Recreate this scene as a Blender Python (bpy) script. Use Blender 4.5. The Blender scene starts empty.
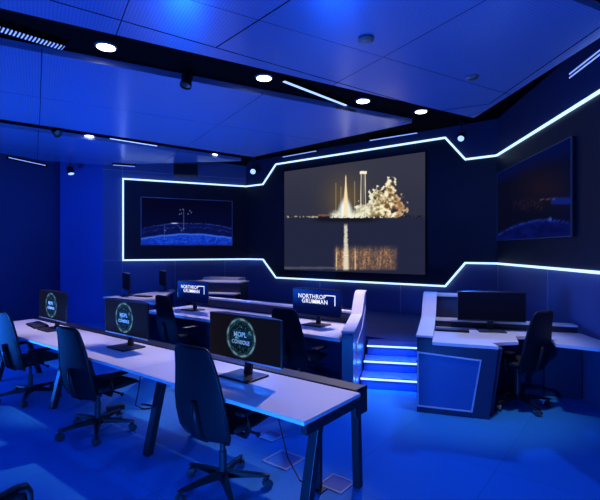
import bpy, bmesh, math, random
from mathutils import Matrix, Vector, noise
R = math.radians
random.seed(7)
scene = bpy.context.scene
COL = scene.collection
F, H = 440.0, 1.70                     # focal length in pixels of the 600x500 frame, eye height

# ------------------------------------------------------------------ survey helpers
def pz(px, py, z):                      # ground-plan point seen at a pixel, at height z
    y = (H - z) * F / (py - 250.0)
    return Vector(((px - 300) / F * y, y, z))
def wall_s(p0, d, px):                  # distance along a wall (2D start p0, unit dir d)
    a = (px - 300) / F
    return (a * p0[1] - p0[0]) / (d[0] - a * d[1])

# ------------------------------------------------------------------ materials
def s2l(c):
    return tuple((x / 12.92 if x <= .04045 else ((x + .055) / 1.055) ** 2.4) for x in c)
def rgb(r, g, b):
    return s2l((r / 255, g / 255, b / 255))
def mat(name, col, rough=.5, metal=0., spec=.5, emit=None, es=0., bump=None, vary=None, coat=0.):
    m = bpy.data.materials.new(name); m.use_nodes = True
    nt = m.node_tree; b = nt.nodes['Principled BSDF']
    b.inputs['Base Color'].default_value = (*col, 1)
    b.inputs['Roughness'].default_value = rough
    b.inputs['Metallic'].default_value = metal
    b.inputs['Specular IOR Level'].default_value = spec
    b.inputs['Coat Weight'].default_value = coat
    if emit:
        b.inputs['Emission Color'].default_value = (*emit, 1)
        b.inputs['Emission Strength'].default_value = es
    tc = nt.nodes.new('ShaderNodeTexCoord')
    if vary:                            # (scale, amount) soft mottling of the colour
        n = nt.nodes.new('ShaderNodeTexNoise'); n.inputs['Scale'].default_value = vary[0]
        n.inputs['Detail'].default_value = 4
        nt.links.new(tc.outputs['Object'], n.inputs['Vector'])
        mx = nt.nodes.new('ShaderNodeMix'); mx.data_type = 'RGBA'
        mx.inputs['A'].default_value = (*[c * (1 - vary[1]) for c in col], 1)
        mx.inputs['B'].default_value = (*[min(1, c * (1 + vary[1])) for c in col], 1)
        nt.links.new(n.outputs['Fac'], mx.inputs['Factor'])
        nt.links.new(mx.outputs['Result'], b.inputs['Base Color'])
    if bump:                            # (scale, strength)
        n = nt.nodes.new('ShaderNodeTexNoise'); n.inputs['Scale'].default_value = bump[0]
        nt.links.new(tc.outputs['Object'], n.inputs['Vector'])
        bp = nt.nodes.new('ShaderNodeBump'); bp.inputs['Strength'].default_value = bump[1]
        bp.inputs['Distance'].default_value = .01
        nt.links.new(n.outputs['Fac'], bp.inputs['Height'])
        nt.links.new(bp.outputs['Normal'], b.inputs['Normal'])
    return m

def grid_mat(name, col, line, size, width, rough, metal, rot=0., perf=None, bump=.0, spec=.5):
    """panels divided by thin joint lines; perf = fine perforation pitch"""
    m = mat(name, col, rough, metal, spec); nt = m.node_tree; b = nt.nodes['Principled BSDF']
    tc = nt.nodes.new('ShaderNodeTexCoord'); mp = nt.nodes.new('ShaderNodeMapping')
    mp.inputs['Rotation'].default_value = (0, 0, rot)
    nt.links.new(tc.outputs['Object'], mp.inputs['Vector'])
    br = nt.nodes.new('ShaderNodeTexBrick'); br.offset = 0
    br.inputs['Scale'].default_value = 1
    br.inputs['Brick Width'].default_value = size[0]; br.inputs['Row Height'].default_value = size[1]
    br.inputs['Mortar Size'].default_value = width; br.inputs['Mortar Smooth'].default_value = .3
    br.inputs['Color1'].default_value = (*col, 1)
    br.inputs['Color2'].default_value = (*[c * .93 for c in col], 1)
    br.inputs['Mortar'].default_value = (*line, 1)
    nt.links.new(mp.outputs['Vector'], br.inputs['Vector'])
    nt.links.new(br.outputs['Color'], b.inputs['Base Color'])
    if perf:
        w = nt.nodes.new('ShaderNodeTexVoronoi'); w.inputs['Scale'].default_value = 1 / perf
        w.inputs['Randomness'].default_value = 0
        nt.links.new(mp.outputs['Vector'], w.inputs['Vector'])
        ramp = nt.nodes.new('ShaderNodeValToRGB')
        ramp.color_ramp.elements[0].position = .25; ramp.color_ramp.elements[0].color = (.72, .72, .72, 1)
        ramp.color_ramp.elements[1].position = .33
        nt.links.new(w.outputs['Distance'], ramp.inputs['Fac'])
        mx = nt.nodes.new('ShaderNodeMix'); mx.data_type = 'RGBA'; mx.blend_type = 'MULTIPLY'
        mx.inputs['Factor'].default_value = 1
        nt.links.new(br.outputs['Color'], mx.inputs['A']); nt.links.new(ramp.outputs['Color'], mx.inputs['B'])
        nt.links.new(mx.outputs['Result'], b.inputs['Base Color'])
    if bump:
        n = nt.nodes.new('ShaderNodeTexNoise'); n.inputs['Scale'].default_value = 1.2
        nt.links.new(tc.outputs['Object'], n.inputs['Vector'])
        bp = nt.nodes.new('ShaderNodeBump'); bp.inputs['Strength'].default_value = bump
        bp.inputs['Distance'].default_value = .05
        nt.links.new(n.outputs['Fac'], bp.inputs['Height'])
        nt.links.new(bp.outputs['Normal'], b.inputs['Normal'])
    return m

def screen_mat(name, strength=1.0):
    m = mat(name, (.002, .002, .003), .5, 0, .015)
    nt = m.node_tree; b = nt.nodes['Principled BSDF']
    a = nt.nodes.new('ShaderNodeVertexColor'); a.layer_name = 'Picture'
    nt.links.new(a.outputs['Color'], b.inputs['Emission Color'])
    b.inputs['Emission Strength'].default_value = strength
    return m

M = {}
M['floor'] = grid_mat('blue floor tiles', (.016, .24, .66), (.012, .17, .46), (.9, .9), .004, .6, 0, rot=R(38), spec=.2)
M['raft'] = grid_mat('perforated ceiling metal', (.28, .40, .82), (.04, .06, .16), (2.4, 1.6), .006, .24, .45, rot=R(-31), perf=.028, bump=.03)
M['raft_edge'] = mat('ceiling edge metal', (.28, .40, .82), .25, .45)
M['black'] = mat('matte black', (.002, .002, .003), .8, 0, .03)
M['wallnavy'] = mat('navy wall panel', (.10, .14, .32), .42, bump=(60, .03))
M['wallblue'] = mat('blue painted plaster', (.07, .13, .50), .7)
M['wallside'] = mat('dark blue wall', (.02, .05, .16), .6)
M['wallblack'] = mat('black wall panel', (.008, .009, .022), .5)
M['joint'] = mat('panel joint', (.34, .36, .50), .4)
M['white'] = mat('white laminate', (.78, .77, .82), .38, vary=(3, .04))
M['edge'] = mat('grey laminate edge', (.35, .35, .42), .5)
M['navy'] = mat('navy console panel', (.018, .024, .075), .4)
M['bluepanel'] = mat('blue insert panel', (.035, .12, .36), .4)
M['trimlight'] = mat('pale metal trim', (.62, .60, .68), .4, .2)
M['sideblue'] = mat('blue console side', (.06, .14, .45), .35)
M['frame'] = mat('black powder coated steel', (.012, .012, .018), .45)
M['tray'] = mat('black cable tray', (.016, .017, .026), .5)
M['mesh'] = mat('dark mesh fabric', (.008, .009, .015), .62, 0, .25, bump=(400, .25))
M['seat'] = mat('black seat fabric', (.012, .013, .02), .8, bump=(300, .3))
M['plastic'] = mat('black plastic', (.010, .010, .014), .45, 0, .3)
M['rubber'] = mat('grey castor', (.05, .05, .06), .4)
M['bezel'] = mat('black monitor shell', (.012, .012, .014), .3)
M['steel'] = mat('dark brushed metal', (.06, .06, .075), .45, .6)
M['step'] = mat('blue step', (.05, .13, .48), .4)
M['deck'] = mat('dark blue deck', (.02, .07, .26), .5)
M['led'] = mat('white led strip', (.8, .85, 1), .4, emit=(.52, .76, 1.0), es=1.5)
M['stepled'] = mat('step led strip', (.8, .85, 1), .4, emit=(.42, .72, 1.0), es=1.6)
M['lens'] = mat('lit lamp lens', (.9, .9, 1), .3, emit=(1, .95, .95), es=12)
M['bluelens'] = mat('lit blue white lens', (.7, .8, 1), .3, emit=(.30, .46, 1), es=1.7)
M['slotlight'] = mat('linear lamp diffuser', (.7, .8, 1), .3, emit=(.35, .5, 1), es=1.5)
M['dimslot'] = mat('dim linear lamp', (.5, .6, .9), .3, emit=(.25, .38, .9), es=1.0)
M['ring'] = mat('lamp ring', (.2, .2, .22), .3, .6)
M['text'] = mat('lit white lettering', (.8, .8, .8), .4, emit=(.86, .9, 1), es=1.0)
M['tealtext'] = mat('lit teal lettering', (.5, .7, .8), .4, emit=(.26, .50, .64), es=.45)
M['cable'] = mat('dark cable', (.01, .01, .016), .5)
M['screen'] = screen_mat('lit display')
M['paper'] = mat('printed sheet', (.6, .5, .5), .6)

# ------------------------------------------------------------------ mesh helpers
def new(): return bmesh.new()
def tr(loc=(0, 0, 0), rz=0., rx=0., ry=0.):
    return Matrix.Translation(loc) @ Matrix.Rotation(rz, 4, 'Z') @ Matrix.Rotation(ry, 4, 'Y') @ Matrix.Rotation(rx, 4, 'X')
def box(bm, x0, x1, y0, y1, z0, z1, mtx=None, taper=None):
    vs = []
    for z in (z0, z1):
        for x, y in ((x0, y0), (x1, y0), (x1, y1), (x0, y1)):
            if taper and z == z1:
                cx, cy = (x0 + x1) / 2, (y0 + y1) / 2
                x, y = cx + (x - cx) * taper, cy + (y - cy) * taper
            v = Vector((x, y, z)); vs.append(bm.verts.new(mtx @ v if mtx else v))
    for f in ((3, 2, 1, 0), (4, 5, 6, 7), (0, 1, 5, 4), (1, 2, 6, 5), (2, 3, 7, 6), (3, 0, 4, 7)):
        bm.faces.new([vs[i] for i in f])
    return bm
def prism(bm, pts, z0, z1, mtx=None):           # vertical prism over a plan polygon
    return extrude(bm, [Vector((p[0], p[1], z0)) for p in pts], Vector((0, 0, z1 - z0)), mtx)
def extrude(bm, pts, off, mtx=None):
    pts = [Vector(p) for p in pts]
    a = [bm.verts.new(mtx @ p if mtx else p) for p in pts]
    b = [bm.verts.new(mtx @ (p + off) if mtx else p + off) for p in pts]
    n = len(pts)
    bm.faces.new(a[::-1]); bm.faces.new(b)
    for i in range(n):
        j = (i + 1) % n
        bm.faces.new((a[i], a[j], b[j], b[i]))
    return bm
def tube(bm, pts, r, n=10, radii=None):
    pts = [Vector(p) for p in pts]; rings = []
    up = Vector((0, 0, 1))
    for i, p in enumerate(pts):
        t = (pts[min(i + 1, len(pts) - 1)] - pts[max(i - 1, 0)]).normalized()
        u = t.cross(up)
        if u.length < .05: u = t.cross(Vector((1, 0, 0)))
        u.normalize(); v = u.cross(t).normalized()
        rr = radii[i] if radii else r
        rings.append([bm.verts.new(p + (u * math.cos(2 * math.pi * k / n) + v * math.sin(2 * math.pi * k / n)) * rr) for k in range(n)])
    for a, b in zip(rings, rings[1:]):
        for k in range(n):
            bm.faces.new((a[k], a[(k + 1) % n], b[(k + 1) % n], b[k]))
    bm.faces.new(rings[0][::-1]); bm.faces.new(rings[-1])
    return bm
def lathe(bm, prof, n=24, mtx=None):             # prof: (r, z)
    rings = []
    for r, z in prof:
        rings.append([bm.verts.new((mtx or Matrix()) @ Vector((max(r, 1e-4) * math.cos(2 * math.pi * k / n), max(r, 1e-4) * math.sin(2 * math.pi * k / n), z))) for k in range(n)])
    for a, b in zip(rings, rings[1:]):
        for k in range(n):
            bm.faces.new((a[k], a[(k + 1) % n], b[(k + 1) % n], b[k]))
    bm.faces.new(rings[0][::-1]); bm.faces.new(rings[-1])
    return bm
WM = {}                                          # world matrices of the Empties
def obj(name, bm, m, parent=None, bevel=0, smooth=False, local=False, subsurf=0):
    """link bm as one mesh object; vertices are world coordinates unless local"""
    bmesh.ops.recalc_face_normals(bm, faces=bm.faces)
    if parent is not None and not local:
        bm.transform(WM[parent.name].inverted())
    me = bpy.data.meshes.new(name); bm.to_mesh(me); bm.free()
    if smooth:
        for p in me.polygons: p.use_smooth = True
    me.materials.append(M[m] if isinstance(m, str) else m)
    o = bpy.data.objects.new(name, me); COL.objects.link(o)
    if parent is not None:
        o.parent = parent; WM[o.name] = WM[parent.name].copy()
    else: WM[o.name] = Matrix()
    if bevel:
        b = o.modifiers.new('bevel', 'BEVEL'); b.width = bevel; b.segments = 2; b.limit_method = 'ANGLE'; b.angle_limit = R(40)
    if subsurf:
        s = o.modifiers.new('subdivision', 'SUBSURF'); s.levels = subsurf; s.render_levels = subsurf
    return o
def tag(o, label, cat, group=None):
    o['label'] = label; o['category'] = cat
    if group: o['group'] = group
    return o
def thing(name, label, cat, loc=(0, 0, 0), rz=0., group=None):
    o = bpy.data.objects.new(name, None); COL.objects.link(o)
    o.location = loc; o.rotation_euler = (0, 0, rz); o.empty_display_size = .1
    WM[o.name] = tr(loc, rz)
    return tag(o, label, cat, group)
def struct(name, bm, m, parent=None, bevel=0):
    o = obj(name, bm, m, parent, bevel)
    if parent is None: o['kind'] = 'structure'
    return o
def copy_tree(o, parent=None):
    c = o.copy(); COL.objects.link(c)
    if parent is not None: c.parent = parent
    for ch in o.children: copy_tree(ch, c)
    return c
def set_kids(o, mtx):
    WM[o.name] = mtx

def text_bm(body, size, bold=.0, depth=.002, track=1.0, align='LEFT'):
    cu = bpy.data.curves.new('lettering', 'FONT'); cu.body = body; cu.size = size
    cu.offset = bold; cu.extrude = depth; cu.align_x = align; cu.space_character = track; cu.resolution_u = 3
    ob = bpy.data.objects.new('lettering', cu); COL.objects.link(ob)
    bpy.context.view_layer.update()
    me = bpy.data.meshes.new_from_object(ob.evaluated_get(bpy.context.evaluated_depsgraph_get()))
    bpy.data.objects.remove(ob); bpy.data.curves.remove(cu)
    bm = bmesh.new(); bm.from_mesh(me); bpy.data.meshes.remove(me)
    bm.transform(Matrix.Rotation(R(90), 4, 'X'))          # stands upright, reads from -y
    return bm

def picture_bm(w, h, nx, ny, fn, y=0., x0=0., z0=0.):
    """upright display grid x 0..w, z 0..h whose vertices carry the displayed picture"""
    bm = bmesh.new(); lay = bm.verts.layers.float_color.new('Picture')
    g = []
    for j in range(ny + 1):
        row = []
        for i in range(nx + 1):
            u, v = i / nx, j / ny
            p = bm.verts.new((x0 + u * w, y, z0 + v * h))
            c = fn(u, v); p[lay] = (*s2l([min(1, max(0, k / 255)) for k in c]), 1)
            row.append(p)
        g.append(row)
    for j in range(ny):
        for i in range(nx):
            bm.faces.new((g[j][i], g[j][i + 1], g[j + 1][i + 1], g[j + 1][i]))
    return bm
def fbm(x, y, o=3):
    return noise.fractal(Vector((x, y, 3.7)), 1.0, 2.0, o)
def mixc(a, b, t):
    t = max(0, min(1, t)); return tuple(p + (q - p) * t for p, q in zip(a, b))
def sstep(a, b, x):
    t = max(0, min(1, (x - a) / (b - a))); return t * t * (3 - 2 * t)

# ------------------------------------------------------------------ room plan (metres, eye above the origin)
U = Vector((.7916, -.611, 0)); W = Vector((.611, .7916, 0))
CZ = 4.04                                         # ceiling
c_r = Vector((3.54, 7.84)); c_l = Vector((-1.42, 11.67))
lw0 = Vector((-4.585, 10.23))
pil = Vector((-5.67, 10.40)); pil2 = Vector((-5.76, 10.62))
left_far = Vector((-5.76, 10.62)); left_near = left_far - Vector((W.x, W.y)) * 3.6
right_near = Vector((2.44, -3.0))
back_l = Vector((left_near.x, -3.0))
def wall_slab(name, p0, p1, m, z0=0., z1=CZ, t=.12):
    """inner face from p0 to p1 (left to right as seen from inside)"""
    d = (p1 - p0).normalized(); n = Vector((-d.y, d.x))
    bm = new(); prism(bm, [p0, p1, p1 + n * t, p0 + n * t], z0, z1)
    return struct(name, bm, m)
room = [back_l, right_near, c_r, c_l, lw0, pil, pil2, left_near]
bm = new(); prism(bm, [p + (p - Vector((-1.5, 4))).normalized() * .3 for p in room], -.12, 0); struct('floor', bm, 'floor')
bm = new(); prism(bm, [p + (p - Vector((-1.5, 4))).normalized() * .3 for p in room], CZ, CZ + .12); struct('ceiling', bm, 'black')
w_left = wall_slab('wall_left', left_near, pil2, 'wallside')
wall_slab('wall_left_near', back_l, left_near, 'wallside')
bm = new(); prism(bm, [pil, lw0, lw0 + Vector((-.1, .5)), pil2 + Vector((-.02, .3)), pil2], 0, CZ); struct('wall_pillar', bm, 'wallblue')
w_fl = wall_slab('wall_front_left', lw0, c_l, 'wallnavy')
w_fr = wall_slab('wall_front', c_l, c_r, 'wallnavy')
w_r = wall_slab('wall_right', c_r, right_near, 'wallnavy')
wall_slab('wall_back', right_near, back_l, 'wallside')

class Wall:
    def __init__(s, p0, p1):
        s.p0 = p0; s.d = (p1 - p0).normalized(); s.L = (p1 - p0).length
        s.rz = math.atan2(s.d.y, s.d.x)
        s.m = tr((p0.x, p0.y, 0), s.rz)           # local x along, y into the wall, z up
    def s(self, px): return wall_s(self.p0, self.d, px)
    def pt(self, x, y, z): return self.m @ Vector((x, y, z))
WL, WF, WR, WS = Wall(lw0, c_l), Wall(c_l, c_r), Wall(c_r, right_near), Wall(left_near, pil2)

# black upper panels inside the light outline + led outline
LZ0, LZ1 = 1.46, 3.38
def led_strip(wall, pts, name='led_strip'):
    """one continuous mitred bar along (s, z) points on a wall"""
    bm = new(); w = .0165
    n = len(pts); P = [Vector((a, b)) for a, b in pts]
    L, Rr = [], []
    for i in range(n):
        dirs = []
        if i > 0: dirs.append((P[i] - P[i - 1]).normalized())
        if i < n - 1: dirs.append((P[i + 1] - P[i]).normalized())
        t = sum(dirs, Vector((0, 0))).normalized(); nn = Vector((-t.y, t.x))
        k = w / max(.4, nn.dot(Vector((-dirs[0].y, dirs[0].x))))
        L.append(P[i] + nn * k); Rr.append(P[i] - nn * k)
    f = [[bm.verts.new(wall.pt(p.x, -.055, p.y)) for p in q] for q in (L, Rr)]
    b = [[bm.verts.new(wall.pt(p.x, -.03, p.y)) for p in q] for q in (L, Rr)]
    for i in range(n - 1):
        bm.faces.new((f[0][i], f[0][i + 1], f[1][i + 1], f[1][i])); bm.faces.new((b[0][i], b[0][i + 1], b[1][i + 1], b[1][i]))
        bm.faces.new((f[0][i], f[0][i + 1], b[0][i + 1], b[0][i])); bm.faces.new((f[1][i], f[1][i + 1], b[1][i + 1], b[1][i]))
    for i in (0, n - 1): bm.faces.new((f[0][i], f[1][i], b[1][i], b[0][i]))
    return bm
def surround(wall, pts, wallobj):
    bm = new(); extrude(bm, [wall.pt(a, -.03, b) for a, b in pts], wall.pt(0, -.002, 0) - wall.pt(0, -.03, 0))
    return obj('surround_panel', bm, 'wallblack', wallobj)
sL = WL.s(123)
surround(WL, [(sL, LZ0), (WL.L, LZ0), (WL.L, LZ1), (sL, LZ1)], w_fl)
tl = thing('led_outline', 'white light line framing the left wall screen, open at the inner corner', 'light strip', WL.pt(sL, 0, LZ0), 0)
obj('light_strip', led_strip(WL, [(WL.L - .03, LZ0), (sL, LZ0), (sL, LZ1), (WL.L - .03, LZ1)]), 'led', tl)
a, b, c, d_ = WF.s(264), WF.s(277), WF.s(446), WF.s(466)
HZ0, HZ1 = 1.01, 3.84
topl = [(0, LZ1), (a, LZ1), (b, HZ1), (c, HZ1), (d_, LZ1), (WF.L, LZ1)]
botl = [(0, LZ0), (a, LZ0), (b, HZ0), (c, HZ0), (d_, LZ0), (WF.L, LZ0)]
surround(WF, botl + topl[::-1], w_fr)
tag(obj('led_outline', led_strip(WF, [(.03, LZ1)] + topl[1:-1] + [(WF.L - .03, LZ1)]), 'led'), 'white light line stepping up over the top of the big rocket screen', 'light strip')
tag(obj('led_outline', led_strip(WF, [(.03, LZ0)] + botl[1:-1] + [(WF.L - .03, LZ0)]), 'led'), 'white light line stepping down below the big rocket screen', 'light strip')
surround(WR, [(0, LZ0), (9, LZ0), (9, LZ1), (0, LZ1)], w_r)
tag(obj('led_outline', led_strip(WR, [(.03, LZ1), (9, LZ1)]), 'led'), 'white light line along the right wall above its dark screen', 'light strip')
tag(obj('led_outline', led_strip(WR, [(.03, LZ0), (9, LZ0)]), 'led'), 'white light line along the right wall below its dark screen', 'light strip')
# dark sheet added over the upper wall, above the light outline
M['upper_sheet'] = mat('dark wall fascia', (.018, .026, .085), .6)
for wall_, wobj_, pts_ in ((WF, w_fr, topl + [(WF.L, CZ), (0, CZ)]), (WR, w_r, [(0, LZ1), (9, LZ1), (9, CZ), (0, CZ)])):
    bm = new(); extrude(bm, [wall_.pt(a, -.016, b) for a, b in pts_], wall_.pt(0, -.001, 0) - wall_.pt(0, -.016, 0)); obj('upper_sheet', bm, 'upper_sheet', wobj_)
# slim wall panel joints, pale colour standing in for seams catching light
def joint(wall, wobj, x, z0, z1, horiz=None):
    bm = new()
    if horiz: box(bm, x, horiz, -.006, .004, z0 - .006, z0 + .006, wall.m)
    else: box(bm, x - .007, x + .007, -.006, .004, z0, z1, wall.m)
    obj('panel_joint', bm, 'joint', wobj)
for px in (122.5, 175, 225): joint(WL, w_fl, WL.s(px), 0, LZ0 - .03)
joint(WL, w_fl, WL.s(122.5), LZ1 + .03, CZ)
joint(WL, w_fl, .0, LZ0, 0, sL - .03); joint(WL, w_fl, .0, LZ1 + .2, 0, WL.L)
for px in (247.6, 320, 400.6, 480): joint(WF, w_fr, WF.s(px), 0, HZ0 - .04)
for px in (498, ): joint(WF, w_fr, WF.s(px), 0, LZ0 - .04)
for x in (WR.s(548), WR.s(548) + 1.7): joint(WR, w_r, x, 0, LZ0 - .04)

# ------------------------------------------------------------------ ceiling rafts hung below the black ceiling
RZ = 3.66
def raft(label, px, extra, hang):
    pts = [pz(x, y, RZ) for x, y in px] + [Vector((x, y, RZ)) for x, y in extra]
    c0 = sum(pts, Vector()) / len(pts)
    t = thing('ceiling_raft', label, 'ceiling panel', (c0.x, c0.y, RZ), 0, None)
    bm = new(); prism(bm, pts, RZ, RZ + .04); obj('panel', bm, 'raft', t)
    # folded rim
    bm = new(); n = len(pts)
    inner = [p + (c0 - p).normalized() * .02 for p in pts]
    for q, zz in ((pts, 0), ):
        for i in range(n):
            j = (i + 1) % n
            a_, b_, c_, e_ = pts[i], pts[j], inner[j], inner[i]
            vs = [bm.verts.new((v.x, v.y, z)) for z in (RZ + .04, RZ + .07) for v in (a_, b_, c_, e_)]
            for f in ((0, 1, 2, 3), (4, 5, 6, 7), (0, 1, 5, 4), (1, 2, 6, 5), (2, 3, 7, 6), (3, 0, 4, 7)):
                bm.faces.new([vs[k] for k in f])
    bmesh.ops.remove_doubles(bm, verts=bm.verts, dist=.0005)
    obj('rim', bm, 'raft_edge', t)
    for x, y in hang:
        bm = new(); tube(bm, [(x, y, RZ + .03), (x, y, CZ)], .008, 6); obj('hanger_rod', bm, 'frame', t)
    return t
r1 = raft('large glossy blue ceiling panel nearest the camera, upper right', [(0, 8), (474, 118)], [(2.79, 3.77), (-3.6, .65), (-5.4, 1.66)], [(-1, 3.2), (1.8, 4.6), (2.0, 5.6), (-3, 2)])
for (p_, q_) in (((50, 0), (437, 111)), ((437, 111), (489, 104)), ((489, 104), (600, 27)), ((216, 47.5), (290, 0))):
    a_, b_ = pz(*p_, RZ), pz(*q_, RZ); d_ = b_ - a_; bm = new()
    box(bm, 0, d_.length, -.006, .006, RZ - .002, RZ + .001, tr((a_.x, a_.y, 0), math.atan2(d_.y, d_.x))); obj('joint_line', bm, 'black', r1)
r2 = raft('glossy blue ceiling panel between the two black light slots', [(0, 45), (412, 123), (253, 157), (0, 119)], [(-6.6, 5.26), (-6.8, 1.82)], [(-4, 5), (0, 7), (-1, 8.6), (-5, 3.6)])
r3 = raft('narrow blue ceiling panel at the far left before the left screen wall', [(0, 127), (241, 161), (104, 165), (45, 161), (0, 153)], [(-6.6, 7.8), (-6.4, 6.0)], [(-5, 7.4), (-3, 9), (-5.6, 8.6)])
# black slot soffits just above the rafts
SZ = RZ + .078
bm = new(); prism(bm, [pz(x, y, SZ) for x, y in ((-60, -22), (482, 112), (418, 130), (-60, 48))], SZ, CZ); struct('trim_1', bm, 'black')
bm = new(); prism(bm, [pz(x, y, SZ) for x, y in ((-40, 108), (258, 150), (246, 166), (-40, 128))], SZ, CZ); struct('trim_2', bm, 'black')

# ------------------------------------------------------------------ screens on the walls
def pix(p): return 300 + F * p.x / p.y, 250 - F * (p.z - H) / p.y
# big rocket picture: coordinates of the view crop (270,150) x3.53
def rocket(wall, x0, z0, w, h):
    blobs = []
    rnd = random.Random(3)
    for k in range(46):
        x = rnd.uniform(318, 470); top = 150 + 55 * abs((x - 425) / 70) ** 1.3 if x > 340 else 205
        y = rnd.uniform(min(top, 228), 236); rr = rnd.uniform(9, 20)
        if x > 450: rr *= .55
        blobs.append((x, y, rr))
    blobs += [(430, 118, 14), (424, 135, 18), (440, 150, 17), (385, 145, 14), (378, 165, 18), (405, 170, 18), (470, 160, 7), (488, 180, 7), (478, 200, 6), (486, 214, 6), (330, 200, 12), (350, 215, 16)]
    def fn(u, v):
        p = wall.pt(x0 + u * w, 0, z0 + v * h); px, py = pix(p)
        X, Y = (px - 270) * 3.53, (py - 150) * 3.53
        c = (46, 48, 66) if Y < 240 + .003 * (X - 270) else (35, 38, 62)
        c = mixc(c, (56, 57, 72), sstep(220, 60, Y) * .7)
        g = math.exp(-(((X - 272) / 70) ** 2 + ((Y - 175) / 75) ** 2)); 
        if Y < 240: c = mixc(c, (126, 98, 54), g * .62)
        hz = 240 + .003 * (X - 270)
        n = fbm(X * .05, Y * .05); n2 = fbm(X * .16 + 9, Y * .16)
        if Y < hz:
            dens = 0; shade = 0
            for bx, by, br in blobs:
                q = math.exp(-((X - bx) ** 2 + (Y - by) ** 2) / (br * br * .75))
                dens += q; shade += q * (by - Y) / br
            n3 = fbm(X * .075 + 3, Y * .075, 4)
            if dens > .02:
                sh = .5 + .25 * shade / max(.3, dens) + n3 * 1.5 + n2 * .35
                cc = mixc((112, 80, 44), (250, 240, 200), sh)
                cc = mixc(cc, (224, 236, 212), sstep(410, 330, X) * .55)
                if X > 450: cc = mixc(cc, (176, 128, 90), .65)
                c = mixc(c, cc, sstep(.28, .62, dens + n3 * .9 + n2 * .15))
            low = sstep(226 - 26 * math.exp(-((X - 272) / 46) ** 2) + n2 * 8, 240, Y + 6) * sstep(206, 232, X) * sstep(360, 330, X)
            c = mixc(c, (240, 240, 215), low)
            core = sstep(1.15, .35, math.hypot((X - 271) / (14 + 14 * sstep(140, 225, Y)), (Y - 208) / 46))
            c = mixc(c, (238, 252, 255), core)
            plume = sstep(1, .3, abs(X - 273) / (3.0 + 9 * sstep(100, 200, Y))) * sstep(84, 100, Y)
            c = mixc(c, (250, 226, 180), plume)
            for tx, ty in ((238, 118), (304, 112), (256, 130)):
                if Y > ty: c = mixc(c, (196, 180, 140), sstep(1.7, .4, abs(X - tx)) * .65)
            for k in (-9, 9, 0):
                tx = 334 + k * (.75 + .25 * (Y - 80) / 150)
                if 78 < Y: c = mixc(c, (235, 222, 190), sstep(2.2, .7, abs(X - tx)) * (.95 if k else .35))
            if 76 < Y < 86 and 322 < X < 346: c = (255, 244, 215)
            if Y > 228 and n2 + .3 * n > .12: c = mixc(c, (16, 16, 20), .75 * sstep(228, 236, Y) * (1 - sstep(225, 240, X) * sstep(345, 325, X) * .6))
            if abs(Y - 237) < 3.2 and X < 175: c = mixc(c, (226, 206, 170), .7 * sstep(.0, .35, n2 + (X - 110) / 170))
            if abs(Y - 231) < 3 and 175 < X < 215: c = mixc(c, (150, 96, 60), .7)
        else:
            bank = sstep(hz + 22, hz + 6, Y) * sstep(140, 200, X) * sstep(420, 330, X)
            c = mixc(c, (17, 18, 26), bank * .8)
            col = sstep(1, .35, abs(X - 273 + 2 * n2) / (8 + 6 * sstep(258, 420, Y))) * sstep(256, 272, Y)
            ripple = .62 + .38 * math.sin(Y * 1.25 + 6 * n)
            br = sstep(330, 365, Y) * sstep(225, 244, X) * sstep(462, 438, X) * sstep(428, 416, Y)
            br *= (.55 + .45 * sstep(-.35, .35, fbm(X * .09, Y * .015))) * (.55 + .45 * sstep(-.3, .4, n2))
            c = mixc(c, (205, 146, 92), br * .85)
            for tx in (306, 240): c = mixc(c, (240, 216, 160), sstep(3, .6, abs(X - tx)) * sstep(330, 372, Y) * sstep(428, 418, Y) * .8)
            c = mixc(c, (246, 236, 205), col * (.6 + .4 * ripple) * sstep(428, 418, Y))
            if 412 < Y < 420 and X < 260: c = mixc(c, (110, 110, 120), .5)
        return c
    return fn
def wall_screen(name, label, wall, px0, px1, z0, z1, fn_maker, nx, ny, depth=.09, edge=.02, frame='bezel'):
    x0, x1 = wall.s(px0), wall.s(px1)
    t = thing(name, label, 'screen', wall.pt((x0 + x1) / 2, -.03, z0), wall.rz)
    bm = new(); box(bm, x0 - edge, x1 + edge, -.03 - depth, -.031, z0 - edge, z1 + edge, wall.m); obj('housing', bm, 'bezel', t, bevel=.006)
    w, h = x1 - x0, z1 - z0
    fn = fn_maker(wall, x0, z0, w, h)
    bm = picture_bm(w, h, nx, ny, fn, -.034 - depth, x0, z0); bm.transform(wall.m); obj('display', bm, 'screen', t)
    bm = new(); y0, y1 = -.042 - depth, -.028 - depth                  # slim bezel bars, one mitred ring
    o_ = [(x0 - edge, z0 - edge), (x1 + edge, z0 - edge), (x1 + edge, z1 + edge), (x0 - edge, z1 + edge)]
    i_ = [(x0, z0), (x1, z0), (x1, z1), (x0, z1)]
    vs = [[bm.verts.new(wall.pt(x, y, z)) for x, z in q] for y in (y0, y1) for q in (o_, i_)]
    for k in range(4):
        j = (k + 1) % 4
        for a_, b_ in ((0, 1), (2, 3), (0, 2), (1, 3)):
            bm.faces.new((vs[a_][k], vs[a_][j], vs[b_][j], vs[b_][k]))
    obj('bezel', bm, frame, t)
    return t
wall_screen('video_wall', 'big wall screen showing a night rocket launch over water', WF, 286, 426.5, 1.215, 3.62, rocket, 300, 200, .03, .015)
M['dimframe'] = mat('dark screen frame', (.14, .14, .18), .4, .1)
M['thinframe'] = mat('screen frame with painted glint', (.45, .45, .55), .4, .1)  # pale tone stands in for light reflecting off the thin frame
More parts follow.
